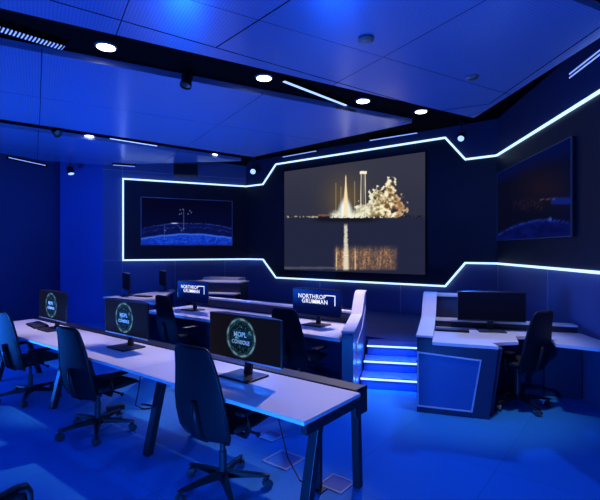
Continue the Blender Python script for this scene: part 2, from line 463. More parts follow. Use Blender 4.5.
def earth_left(wall, x0, z0, w, h):
    rnd = random.Random(5); pts = [(rnd.uniform(150, 420), rnd.uniform(85, 140)) for _ in range(26)]
    def fn(u, v):
        px, py = pix(wall.pt(x0 + u * w, 0, z0 + v * h)); X, Y = (px - 135) * 5.71, (py - 190) * 5.71
        c = mixc((3, 4, 30), (4, 7, 44), sstep(60, 200, Y))
        arc = 190 + 5 * fbm(X * .012, 2.2) + 32 * ((X - 295) / 255) ** 2
        arc2 = 252 + 4 * fbm(X * .014, 7.2) + 26 * ((X - 300) / 255) ** 2
        n = fbm(X * .04, Y * .12); n2 = fbm(X * .15, Y * .3 + 5)
        if Y > arc: c = mixc(c, (8, 18, 84), .75 + .3 * n)
        c = mixc(c, (44, 74, 170), .7 * sstep(5, 1.5, abs(Y - arc)) * sstep(-.25, .25, n2))
        c = mixc(c, (50, 80, 170), .55 * sstep(4, 1, abs(Y - arc - 24 - 10 * n)) * sstep(-.1, .25, n2))
        if Y > arc2: c = mixc((10, 34, 150), (22, 74, 220), .5 + n2 * 1.3 + n * .6)
        c = mixc(c, (56, 110, 235), .8 * sstep(8, 1, abs(Y - arc2)))
        c = mixc(c, (8, 18, 90), sstep(300, 318, Y) * .5)
        for k, tx in enumerate((165, 275)):
            if (200, 110)[k] < Y < (285, 225)[k]: c = mixc(c, (90, 120, 190), sstep(2.4, .6, abs(X - tx)) * .6)
        if 190 < X < 255: c = mixc(c, (200, 220, 250), sstep(4, .5, abs(Y - 191)) * sstep(30, 5, abs(X - 222)))
        for qx, qy in ((255, 115), (270, 112), (262, 135), (310, 120), (318, 130), (300, 138), (252, 140), (275, 222), (262, 232), (170, 232)):
            c = mixc(c, (140, 170, 225), sstep(5, 1, math.hypot(X - qx, Y - qy)) * .7)
        c = mixc(c, (70, 100, 180), .5 * sstep(3, .8, abs((Y - 195) - 1.0 * (X - 232))) * (1 if 232 < X < 275 else 0))
        return c
    return fn
def earth_right(wall, x0, z0, w, h):
    def fn(u, v):
        px, py = pix(wall.pt(x0 + u * w, 0, z0 + v * h)); X, Y = (px - 495) * 4.35, (py - 130) * 4.35
        n = fbm(X * .03, Y * .05); n2 = fbm(X * .12, Y * .2)
        c = mixc((6, 8, 30), (2, 10, 62), sstep(.75, 1.0, v) + .3 * sstep(.6, 1, u))
        c = mixc(c, (26, 18, 30), math.exp(-(((X - 240) / 120) ** 2 + ((Y - 250) / 80) ** 2)) * .8)
        arc = 392 + 60 * ((X - 250) / 210) ** 2
        if Y > arc: c = mixc((4, 9, 62), (6, 16, 84), .5 + n)
        c = mixc(c, (22, 44, 140), .8 * sstep(9, 2, abs(Y - arc)) * sstep(-.4, .2, n2))
        if X > 270: c = mixc(c, (14, 36, 130), .7 * sstep(20, 10, abs(Y - 308)))
        c = mixc(c, (80, 72, 90), .7 * sstep(3, 1, abs(Y - 302 + .05 * (X - 230))) * (1 if 215 < X < 290 else 0))
        if 255 < X < 275: c = mixc(c, (60, 90, 180), .7 * sstep(14, 3, math.hypot(X - 266, Y - 388)))
        if 100 < X < 230: c = mixc(c, (46, 34, 40), .6 * sstep(.1, .3, n2) * sstep(40, 10, abs(Y - 325)))
        return c
    return fn
wall_screen('wall_screen', 'wall screen on the left showing a blue Earth horizon at night', WL, 141, 231, 1.83, 2.96, earth_left, 170, 90, .05, .012, 'thinframe')
wall_screen('wall_screen', 'dark wall screen on the right wall with a dim Earth curve', WR, 502, 578, 1.87, 3.03, earth_right, 110, 70, .04, .012, 'dimframe')

# ------------------------------------------------------------------ platform and steps
SA = R(-12); sx = Vector((math.cos(SA), math.sin(SA), 0)); sy = Vector((-sx.y, sx.x, 0))
PH = .42
s3 = pz(360.6, 376.8, .14); s2 = pz(363.8, 359.7, .28); s1 = pz(367.1, 344.3, .42)
def splan(p, a): return p + sx * a
t = thing('stair', 'three blue steps with lit nosings up to the screen platform', 'steps', (s3.x, s3.y, 0), SA)
back = s1 + sy * .02
for k, (p, z0, z1) in enumerate(((s3, 0, .14), (s2, .14, .28), (s1, .28, .42))):
    n0, n1 = -.05, .9
    bp = s1 + sy * (.30)
    q = p; base_y = (q - s3).dot(sy); by = (s1 - s3).dot(sy) + .0
    st = new()
    org = tr((s3.x, s3.y, 0), SA)
    x_off = (q - s3).dot(sx)
    x_off = (q - s3).dot(sx)
    box(st, x_off + .003, x_off + .70, base_y, by + .30, z0, z1, org)
    so = obj('step', st, 'step', t, bevel=.006)
    st = new(); box(st, x_off, x_off + .69, base_y - .012, base_y - .0005, z1 - .030, z1 - .010, org); obj('nosing_light', st, 'stepled', so)
# platform deck behind the consoles
Q0 = Vector((.453, 4.746, 0))
def mid(x, y, z=0.): return Q0 + U * x + W * y + Vector((0, 0, z))
R0 = Vector((1.235, 4.646, 0)); RA = R(-19); rx_ = Vector((math.cos(RA), math.sin(RA), 0)); ry_ = Vector((-rx_.y, rx_.x, 0))
def rgt(x, y, z=0.): return R0 + rx_ * x + ry_ * y + Vector((0, 0, z))
pl = [mid(-4.1, 1.75), mid(-.35, 1.75), s1 + sy * .301 - sx * .09, s1 + sy * .301 + sx * .75, rgt(.3, 1.62), rgt(1.75, 1.62)]
pl = [Vector((p.x, p.y)) for p in pl] + [c_r + Vector((-.02, -.03)), c_l + Vector((.0, -.03)), Vector((-2.6, 11.0))]
bm = new(); prism(bm, pl, 0.001, PH); o = struct('floor_platform', bm, 'deck')

# ------------------------------------------------------------------ long white table
P0 = Vector((.022, 2.456, 0)); TA = math.atan2(U.y, U.x)
def tb(x, y, z=0.): return P0 + U * x + W * y + Vector((0, 0, z))
TM = tr(tuple(P0), TA)
TL = 5.2
t = thing('long_table', 'long white bench table on black splayed legs in the foreground', 'table', tuple(tb(-TL / 2, .3)), TA)
for k in range(3):
    x1 = -1.735 * k; x0 = x1 - 1.731
    bm = new(); box(bm, x0, x1, 0, .63, .715, .74, TM); obj('tabletop', bm, 'white', t, bevel=.003)
bm = new(); box(bm, -TL, -.062, .645, .785, .60, .745, TM); obj('cable_tray', bm, 'tray', t, bevel=.004)
bm = new(); box(bm, -.061, -.042, .635, .80, .56, .748, TM); obj('tray_end', bm, 'frame', t, bevel=.003)
bm = new(); box(bm, -TL, -.05, .16, .22, .665, .714, TM); obj('rail', bm, 'frame', t)
bm = new(); box(bm, -TL, -.05, .50, .56, .665, .714, TM); obj('rail', bm, 'frame', t)
bm = new(); box(bm, -.06, -.02, .05, .66, .64, .714, TM); obj('end_beam', bm, 'frame', t)
def slant(bm, a, b, w=.035, d=.03):            # rectangular bar between two table-local points
    a, b = Vector(a), Vector(b)
    vs = []
    for p in (a, b):
        for dx, dy in ((-w, -d), (w, -d), (w, d), (-w, d)):
            vs.append(bm.verts.new(TM @ (p + Vector((dx, dy, 0)))))
    for f in ((3, 2, 1, 0), (4, 5, 6, 7), (0, 1, 5, 4), (1, 2, 6, 5), (2, 3, 7, 6), (3, 0, 4, 7)): bm.faces.new([vs[i] for i in f])
for lx in (-.13, -1.75, -3.5, -5.1):
    bm = new(); slant(bm, (lx, .16, 0), (lx, .33, .70)); obj('leg', bm, 'frame', t, bevel=.004)
    if lx < -.2:
        bm = new(); slant(bm, (lx, .66, 0), (lx, .45, .70)); obj('leg', bm, 'frame', t, bevel=.004)
    else:
        bm = new(); slant(bm, (lx + .01, .80, 0), (lx + .02, .755, .60), .028, .026); obj('leg', bm, 'frame', t, bevel=.004)
    bm = new(); box(bm, lx - .03, lx + .03, .28, .52, .64, .70, TM); obj('leg_bracket', bm, 'frame', t)

# cable riser: jointed black column guiding cables to the floor box
t = thing('cable_riser', 'slim black cable column under the right end of the long table', 'cable guide', tuple(tb(-.315, .64)), TA)
cr = tb(-.315, .60)
bm = new(); box(bm, -.335, -.295, .57, .61, .012, .66, TM); obj('column', bm, 'frame', t, bevel=.005)
bm = new(); box(bm, -.36, -.27, .545, .635, 0, .012, TM); obj('foot', bm, 'frame', t, bevel=.003)
# floor boxes
def floor_box(px, py, label, sc=1.0, op=True):
    p = pz(px, py, 0); t = thing('floor_box', label, 'floor box', (p.x, p.y, 0), TA, None)
    m_ = tr((p.x, p.y, 0), TA)
    bm = new(); e = .16 * sc; i = .135 * sc
    for (x0, x1, y0, y1) in ((-e, e, -e, -i), (-e, e, i, e), (-e, -i, -i, i), (i, e, -i, i)): box(bm, x0, x1, y0, y1, .0005, .008, m_)
    bmesh.ops.remove_doubles(bm, verts=bm.verts, dist=.0005)
    obj('trim_ring', bm, 'joint', t)
    bm = new(); box(bm, -i, i, -i, i, .0004, .004, m_); obj('lid', bm, 'sideblue' if op else 'sideblue', t)
floor_box(284, 460, 'square floor box with pale trim ring behind the nearest chair', .8)
floor_box(337, 484, 'square floor box at the foot of the cable column', .62)
floor_box(271, 436, 'flat floor socket plate behind the nearest chair, closed lid', .6, False)
bm = new(); a0 = tb(-.65, .62, .70)
tube(bm, [tb(-.62, .5, .66), tb(-.61, .5, .45), tb(-.50, .47, .22), tb(-.36, .43, .12), tb(-.22, .40, .14), tb(-.17, .36, .34), tb(-.15, .34, .62)], .006, 6)
tag(obj('power_cable', bm, 'cable', smooth=True), 'thin dark cable looping under the right end of the long table', 'cable')
bm = new(); q = tb(-1.93, .5)
cp = pz(140, 408, 0)
tube(bm, [(cp.x, cp.y, .66), (cp.x + .01, cp.y, .4), (cp.x - .02, cp.y + .02, .2), (cp.x - .05, cp.y, .03), (cp.x + .05, cp.y - .05, .008), (cp.x + .16, cp.y - .02, .008), (cp.x + .1, cp.y + .06, .008), (cp.x - .02, cp.y + .1, .008)], .008, 6)
tag(obj('power_cable', bm, 'cable', smooth=True), 'coiled cable on the floor behind the second chair', 'cable')
bm = new(); pb = tr((cp.x - .24, cp.y - .06, .03), .6); box(bm, -.09, .09, -.03, .03, -.03, .02, pb)
tag(obj('power_strip', bm, 'steel', bevel=.006), 'small grey power block on the floor beside the coiled cable', 'power block')

# ------------------------------------------------------------------ monitors
def mon_globe(w, h):
    def fn(u, v):
        x, z = (u - .47) * w, (v - .5) * h
        r = math.hypot(x, z) / (h * .44)
        n = fbm(u * 14, v * 7); n2 = fbm(u * 60, v * 28)
        c = mixc((17, 15, 20), (12, 12, 18), u)
        if r < 1.25:
            c = mixc(c, (3, 12, 22), sstep(1.2, 1.0, r) * .9)
            spk = sstep(.12, .5, n2) * sstep(1.2, .95, r)
            c = mixc(c, (40, 92, 110), spk * .75)
            blue = sstep(.15, -.15, abs((z / h) - .02) - .10) * sstep(.95, .6, r)
            c = mixc(c, (14, 66, 108), blue * (.55 + n))
            ang = math.atan2(z, x)
            ring = sstep(.085, .03, abs(r - .98)) * (.5 + .5 * sstep(-.5, .1, math.sin(ang * 9 + 1) + n2))
            c = mixc(c, (110, 150, 165), ring * .9)
            ring2 = sstep(.03, .01, abs(r - .84)); c = mixc(c, (30, 80, 105), ring2 * .7)
            if r < .8: c = mixc(c, (120, 190, 200), .75 * sstep(.2, .42, n2 * .6 + n * .6 - abs(x / h + .05) - abs(z / h - .17) * 1.2))
        return c
    return fn
def mon_brand(w, h):
    def fn(u, v):
        c = mixc((2, 12, 66), (3, 28, 118), sstep(0, 1, v))
        c = mixc(c, (10, 70, 190), sstep(.65, .0, math.hypot(u - .05, (v - 1.0) * .8)) * .8)
        c = mixc(c, (1, 6, 44), sstep(.5, 0, v) * .6)
        return c
    return fn
def mon_dark(w, h):
    def fn(u, v): return mixc((3, 4, 20), (4, 7, 34), v)
    return fn
MW, MH, MZ = .757, .344, .118
def monitor(label, loc, rz, kind, group=None):
    """origin at the base plate's centre on the desk; screen faces -y"""
    t = thing('monitor', label, 'monitor', loc, rz, group)
    bm = new(); box(bm, -.15, .15, -.13, .11, 0, .014); obj('base_plate', bm, 'steel', t, .003, local=True)
    bm = new(); extrude(bm, [(-.035, .02, .014), (.035, .02, .014), (.03, .05, .20), (-.03, .05, .20)], Vector((0, .03, 0))); obj('stand_neck', bm, 'steel', t, .003, local=True)
    bm = new(); box(bm, -.06, .06, .02, .055, .18, .30); obj('pivot_block', bm, 'plastic', t, .005, local=True)
    bm = new(); x0, x1 = -MW / 2, MW / 2
    extrude(bm, [(x0, -.018, MZ), (x1, -.018, MZ), (x1, .0, MZ), (.22, .028, MZ + .01), (-.22, .028, MZ + .01), (x0, .0, MZ)], Vector((0, 0, MH)))
    sh = obj('housing', bm, 'bezel', t, .004, local=True)
    fn = {'globe': mon_globe, 'brand': mon_brand, 'dark': mon_dark}[kind](MW, MH)
    e = .008; n = (120, 56) if kind == 'globe' else (24, 12)
    dsp = obj('display', picture_bm(MW - 2 * e, MH - 2 * e - .006, n[0], n[1], fn, -.0195, x0 + e, MZ + e + .006), 'screen', t, local=True)
    bm = new(); box(bm, x0, x1, -.021, -.0185, MZ - .001, MZ + .009); obj('lower_bezel', bm, 'trimlight' if kind == 'globe' else 'bezel', t, local=True)
    if kind == 'globe':
        for body, size, zz, xx in (('MOPL', .050, .183, -.03), ('CONSOLE', .040, .128, -.025)):
            bm = text_bm(body, size, .0012, .0008, 1.05, 'CENTER'); bm.transform(tr((xx, -.0208, MZ + zz)))
            obj('lettering', bm, 'tealtext', dsp, local=True)
    if kind == 'brand':
        bm = text_bm('NORTHROP', .076, .0008, .0008, 1.08); bm.transform(tr((x0 + .095, -.0208, MZ + .222))); obj('lettering', bm, 'text', dsp, local=True)
        bm = text_bm('GRUMMAN', .076, .0008, .0008, 1.10); bm.transform(tr((x0 + .155, -.0208, MZ + .160))); obj('lettering', bm, 'text', dsp, local=True)
        bm = new(); X1 = x0 + .675; Z1 = MZ + .278
        extrude(bm, [(X1 - .15, -.0206, Z1), (X1 - .15, -.0206, Z1 - .012), (X1 - .012, -.0206, Z1 - .012), (X1 - .012, -.0206, Z1 - .13), (X1, -.0206, Z1 - .13), (X1, -.0206, Z1)], Vector((0, -.001, 0)))
        obj('corner_mark', bm, 'text', dsp, local=True)
    return t
tz = .741
monitor('wide monitor with round teal emblem, nearest the camera on the long table', tuple(tb(-.89, .43, tz)), TA, 'globe')
monitor('wide monitor with round teal emblem in the middle of the long table', tuple(tb(-2.51, .43, tz)), TA, 'globe')
monitor('wide monitor with round teal emblem at the far left end of the long table', tuple(tb(-4.12, .43, tz)), TA - .02, 'globe')
# keyboard at the far end
kp = pz(37, 326, .74)
t = thing('keyboard', 'black keyboard in front of the far left monitor on the long table', 'keyboard', (kp.x, kp.y, .741), TA - .15)
bm = new(); extrude(bm, [(-.22, -.08, 0), (-.22, .08, 0), (-.22, .08, .03), (-.22, -.08, .012)], Vector((.44, 0, 0))); obj('case', bm, 'plastic', t, .003, local=True)
bm = new(); extrude(bm, [(-.21, -.07, .0135), (-.21, .068, .0285), (-.21, .068, .034), (-.21, -.07, .019)], Vector((.42, 0, 0))); obj('key_field', bm, 'rubber', t, .002, local=True)
# mouse beside the middle monitor
def mouse(label, p, rz):
    t = thing('mouse', label, 'mouse', tuple(p), rz)
    bm = new(); bmesh.ops.create_uvsphere(bm, u_segments=14, v_segments=8, radius=1)
    for v in bm.verts: v.co = Vector((v.co.x * .032, v.co.y * .055, max(0, v.co.z) * .032))
    bmesh.ops.remove_doubles(bm, verts=bm.verts, dist=.0005)
    obj('shell', bm, 'plastic', t, smooth=True, local=True)
    bm = new(); tube(bm, [(-.005, .03, .026), (.005, .03, .026)], .008, 8); obj('wheel', bm, 'rubber', t, local=True)

# ------------------------------------------------------------------ middle console row
t = thing('console', 'middle console desk with white top and stepped white end cap by the stair', 'console', tuple(mid(-1.8, .6)), TA)
MM = tr(tuple(Q0), TA)
bm = new(); prism(bm, [(-3.65, 0), (-.03, 0), (-.062, .09), (-.42, .9), (-3.65, .9)], .70, .74, MM); obj('desktop', bm, 'white', t, .003)
bm = new(); prism(bm, [(-3.65, .905), (-.425, .905), (-.432, .925), (-3.65, .925)], .05, .87, MM); obj('back_riser', bm, 'navy', t)
bm = new(); prism(bm, [(-3.65, .9), (-.425, .9), (-.48, 1.02), (-3.65, 1.02)], .872, .90, MM); obj('ledge', bm, 'white', t, .003)
bm = new(); box(bm, -3.65, -.49, 1.0, 1.03, 0, .87, MM); obj('back_panel', bm, 'navy', t)
bm = new(); prism(bm, [(-3.68, -.02), (-3.6, -.02), (-3.6, 1.0), (-3.68, 1.0)], 0, .70, MM); obj('side_panel', bm, 'navy', t)
for x in (-2.05, -1.2):
    bm = new(); box(bm, x - .02, x + .02, .1, .9, 0, .70, MM); obj('divider', bm, 'navy', t)
def end_cap(parent, org, dirv, side, wid, body_m):
    """stepped end panel: plan origin, run direction, outward width direction"""
    prof = [(0, .795), (.28, .81), (.85, .865), (1.02, .98), (1.2, 1.09), (1.30, 1.12), (1.48, 1.12)]
    Z = Vector((0, 0, 1))
    bm = new()
    pts = [org + dirv * d + Z * (z - .012) for d, z in prof]
    pts = [org + Z * .0] + pts + [org + dirv * 1.48]
    extrude(bm, pts, side * wid); obj('end_panel', bm, body_m, parent, .003)
    bm = new()
    lo = [org + dirv * d + Z * (z - .011) - side * .008 for d, z in prof]
    hi = [org + dirv * d + Z * (z + .012) - side * .008 for d, z in prof]
    hi[0] -= dirv * .012; lo[0] -= dirv * .012
    extrude(bm, lo + hi[::-1], side * (wid + .016)); obj('end_cap', bm, 'white', parent, .003)
e_dir = Vector((.24, .97, 0)).normalized(); e_side = Vector((e_dir.y, -e_dir.x, 0))
eo = Vector((.464, 4.86, 0))
end_cap(t, eo, e_dir, e_side, .125, 'sideblue')
# slit lines in the outer side
for k, (d0, z0, d1, z1) in enumerate(((.30, .60, .95, .70), (.95, .70, 1.4, .92), (.2, .12, .3, .60))):
    A = eo + e_side * .1255; bm = new()
    tube(bm, [A + e_dir * d0 + Vector((0, 0, z0)), A + e_dir * d1 + Vector((0, 0, z1))], .006, 6); obj('groove_trim', bm, 'trimlight', t)
bm = new(); f0 = eo - e_dir * .004; extrude(bm, [f0, f0 + Vector((0, 0, .77)), f0 + Vector((0, 0, .77)) + e_side * .125, f0 + e_side * .125], -e_dir * .008); obj('front_plate', bm, 'navy', t)
monitor('monitor with white company lettering nearest the stepped end cap', tuple(mid(-.72, .54, .741)), TA, 'brand')
monitor('monitor with white company lettering further left on the middle desk', tuple(mid(-3.12, .5, .741)), TA, 'brand')

# left console (U-shaped desk at the far left)
t = thing('console', 'far left console desk with pale top and dark front panel', 'console', (-3.2, 8.6, 0), TA)
a_, b_ = pz(103, 298, .74), pz(160, 304, .74); b_ = a_ + U * (b_ - a_).length
def lf(x, y, z=0.): return Vector((a_.x, a_.y, 0)) + U * x + W * y + Vector((0, 0, z))
L1 = (b_ - a_).length
bm = new(); prism(bm, [lf(0, 0), lf(L1, 0), lf(1.2, .49), lf(.03, 1.72), lf(-.37, 1.94), lf(-.05, .97), lf(.06, .54)], .735, .765); obj('desktop', bm, 'white', t, .003)
bm = new(); prism(bm, [lf(.03, .03), lf(L1 - .06, .03), lf(L1 - .06, .07), lf(.03, .07)], 0, .735); obj('front_panel', bm, 'navy', t)
bm = new(); prism(bm, [lf(.03, .075), lf(.07, .075), lf(.11, .5), lf(.07, .5)], 0, .735); obj('side_panel', bm, 'navy', t)
bm = new(); prism(bm, [lf(1.16, .42), lf(1.16, .47), lf(.05, 1.64), lf(.05, 1.59)], 0, .735); obj('back_panel', bm, 'navy', t)
p = lf(.19, .40, .766); monitor('monitor seen nearly edge-on at the left of the far left console', tuple(p), R(-58), 'dark')
p = lf(-.10, 1.47, .766); monitor('monitor seen nearly edge-on at the back of the far left console', tuple(p), R(-62), 'dark')
t = thing('keyboard', 'dark keyboard on the far left console top', 'keyboard', tuple(lf(.62, .5, .766)), R(-30))
bm = new(); box(bm, -.2, .2, -.07, .07, 0, .02); obj('case', bm, 'plastic', t, .003, local=True)
bm = new(); box(bm, -.19, .19, -.06, .06, .02, .025); obj('key_field', bm, 'rubber', t, .002, local=True)

# rear two-tier console on the platform
ra = Vector((-2.35, 9.72, 0)); rb = Vector((-1.27, 9.40, 0)); rd = (rb - ra).normalized(); rn = Vector((-rd.y, rd.x, 0)); rl = (rb - ra).length
t = thing('console', 'low two-tier console on the platform in front of the far wall corner', 'console', (-1.8, 9.6, PH), math.atan2(rd.y, rd.x))
def rr(x, y, z=0.): return ra + rd * x + rn * y + Vector((0, 0, z))
bm = new(); prism(bm, [rr(0, .02), rr(rl - .02, .02), rr(rl - .02, .45), rr(0, .45)], PH, .99); obj('body', bm, 'navy', t)
bm = new(); prism(bm, [rr(-.02, 0), rr(rl, 0), rr(rl, .48), rr(-.02, .48)], .99, 1.015); obj('upper_top', bm, 'white', t, .002)
bm = new(); prism(bm, [rr(-.02, -.30), rr(rl, -.30), rr(rl, .018), rr(-.02, .018)], .76, .785); obj('lower_top', bm, 'white', t, .002)
bm = new(); prism(bm, [rr(0, -.27), rr(rl - .02, -.27), rr(rl - .02, -.24), rr(0, -.24)], PH, .76); obj('front_panel', bm, 'navy', t)
bm = new(); prism(bm, [rr(-.1, .6), rr(rl * .72, .6), rr(rl * .72, 1.0), rr(-.1, 1.0)], PH, 1.06); obj('rear_shelf', bm, 'white', t, .002)

# ------------------------------------------------------------------ right console
t = thing('console', 'right console with white cap, blue front insert and wraparound white top', 'console', tuple(rgt(1, .6)), RA)
ZZ = Vector((0, 0, 1))
dk = [rgt(.10, 0), rgt(.79, 0), Vector((1.99, 4.56, 0)), Vector((2.29, 4.61, 0)), Vector((2.40, 4.90, 0)), Vector((2.78, 4.90, 0)), Vector((2.62, 4.51, 0)), Vector((2.92, 4.30, 0)), Vector((3.15, 4.22, 0)), Vector((3.235, 5.08, 0)), rgt(.16, 1.0)]
bm = new(); prism(bm, dk, .705, .74); obj('desktop', bm, 'white', t, .003)
end_cap(t, rgt(0, -.012), ry_, rx_, .155, 'navy')
# front panel leaning in at the right
def fpt(x, z, y=0.): return rgt(x, y, z)
bm = new(); extrude(bm, [fpt(.1555, 0, .03), fpt(.70, 0, .03), fpt(.79, .70, .03), fpt(.1555, .70, .03)], ry_ * .06); obj('front_panel', bm, 'navy', t, .002)
bm = new(); extrude(bm, [fpt(.004, .0, -.016), fpt(.155, 0, -.016), fpt(.155, .765, -.016), fpt(.004, .765, -.016)], -ry_ * .004); obj('front_plate', bm, 'navy', t)
bm = new(); extrude(bm, [fpt(.155, 0, -.016), fpt(.70, 0, -.016), fpt(.785, .70, -.016), fpt(.155, .70, -.016)], ry_ * .044); obj('front_board', bm, 'navy', t)
ins = [(.004, .06), (.545, .06), (.63, .595), (.004, .635)]
bm = new(); extrude(bm, [fpt(x, z, -.026) for x, z in ins], ry_ * .008); obj('insert_panel', bm, 'bluepanel', t)
bm = new(); n = 4; cx = sum(x for x, z in ins) / 4; cz = sum(z for x, z in ins) / 4
inn = [(x + (.014 if x < .3 else -.014), z + (.014 if z < .3 else -.014)) for x, z in ins]
vs = [[bm.verts.new(fpt(x, z, y)) for x, z in q] for y in (-.032, -.0255) for q in (ins, inn)]
for k in range(4):
    j = (k + 1) % 4
    for p_, q_ in ((0, 1), (2, 3), (0, 2), (1, 3)): bm.faces.new((vs[p_][k], vs[p_][j], vs[q_][j], vs[q_][k]))
obj('insert_trim', bm, 'trimlight', t)
bm = new(); extrude(bm, [fpt(.70, 0, .095), fpt(.74, 0, .095), fpt(.83, .70, .06), fpt(.785, .70, .06)], ry_ * .25); obj('side_panel', bm, 'navy', t)
# ledge behind the desktop and tall hutch board
bm = new(); prism(bm, [rgt(.157, 1.005), rgt(1.72, 1.03), rgt(1.70, 1.2), rgt(.157, 1.2)], .81, .83); obj('ledge', bm, 'white', t, .002)
bm = new(); prism(bm, [rgt(.157, 1.02), rgt(1.72, 1.05), rgt(1.72, 1.08), rgt(.157, 1.05)], .0, .81); obj('back_riser', bm, 'navy', t)
bm = new(); prism(bm, [rgt(.157, 1.22), rgt(.98, 1.22), rgt(.98, 1.25), rgt(.157, 1.25)], .0, 1.10); obj('hutch_board', bm, 'navy', t)
bm = new(); prism(bm, [rgt(.157, 1.19), rgt(1.0, 1.19), rgt(1.0, 1.45), rgt(.157, 1.45)], 1.10, 1.125); obj('hutch_top', bm, 'white', t, .002)
# modesty panel under the right wing
bm = new(); prism(bm, [Vector((2.86, 5.14, 0)), Vector((3.20, 5.00, 0)), Vector((3.20, 5.04, 0)), Vector((2.86, 5.18, 0))], 0, .70); obj('modesty_panel', bm, 'navy', t)
p = pz(491, 331, .74)
monitor('dark monitor on the right console, nearest the right wall', (p.x, p.y, .741), RA + .12, 'dark')
p = pz(452, 331, .74)
t = thing('keyboard', 'black keyboard on the left of the right console top', 'keyboard', (p.x, p.y, .741), RA)
bm = new(); box(bm, -.19, .19, -.07, .07, 0, .022); obj('case', bm, 'plastic', t, .003, local=True)
bm = new(); box(bm, -.18, .18, -.06, .06, .022, .027); obj('key_field', bm, 'rubber', t, .002, local=True)
p = pz(470, 327, .74)
bm = new(); box(bm, -.15, .15, -.05, .05, .0, .004, tr((p.x, p.y, .741), RA))
mm = mat('speckled reflection', (.5, .42, .40), .5); nt = mm.node_tree  # speckled colour paints a reflection onto the desktop
n_ = nt.nodes.new('ShaderNodeTexNoise'); n_.inputs['Scale'].default_value = 32
cr_ = nt.nodes.new('ShaderNodeValToRGB'); cr_.color_ramp.elements[0].position = .42; cr_.color_ramp.elements[1].position = .55
cr_.color_ramp.elements[0].color = (.05, .04, .06, 1); cr_.color_ramp.elements[1].color = (.85, .66, .6, 1)
nt.links.new(n_.outputs['Fac'], cr_.inputs['Fac']); nt.links.new(cr_.outputs['Color'], nt.nodes['Principled BSDF'].inputs['Base Color'])
tag(obj('reflection_patch', bm, mm), 'painted reflection, a speckled card lying behind the keyboard on the right console', 'patch')

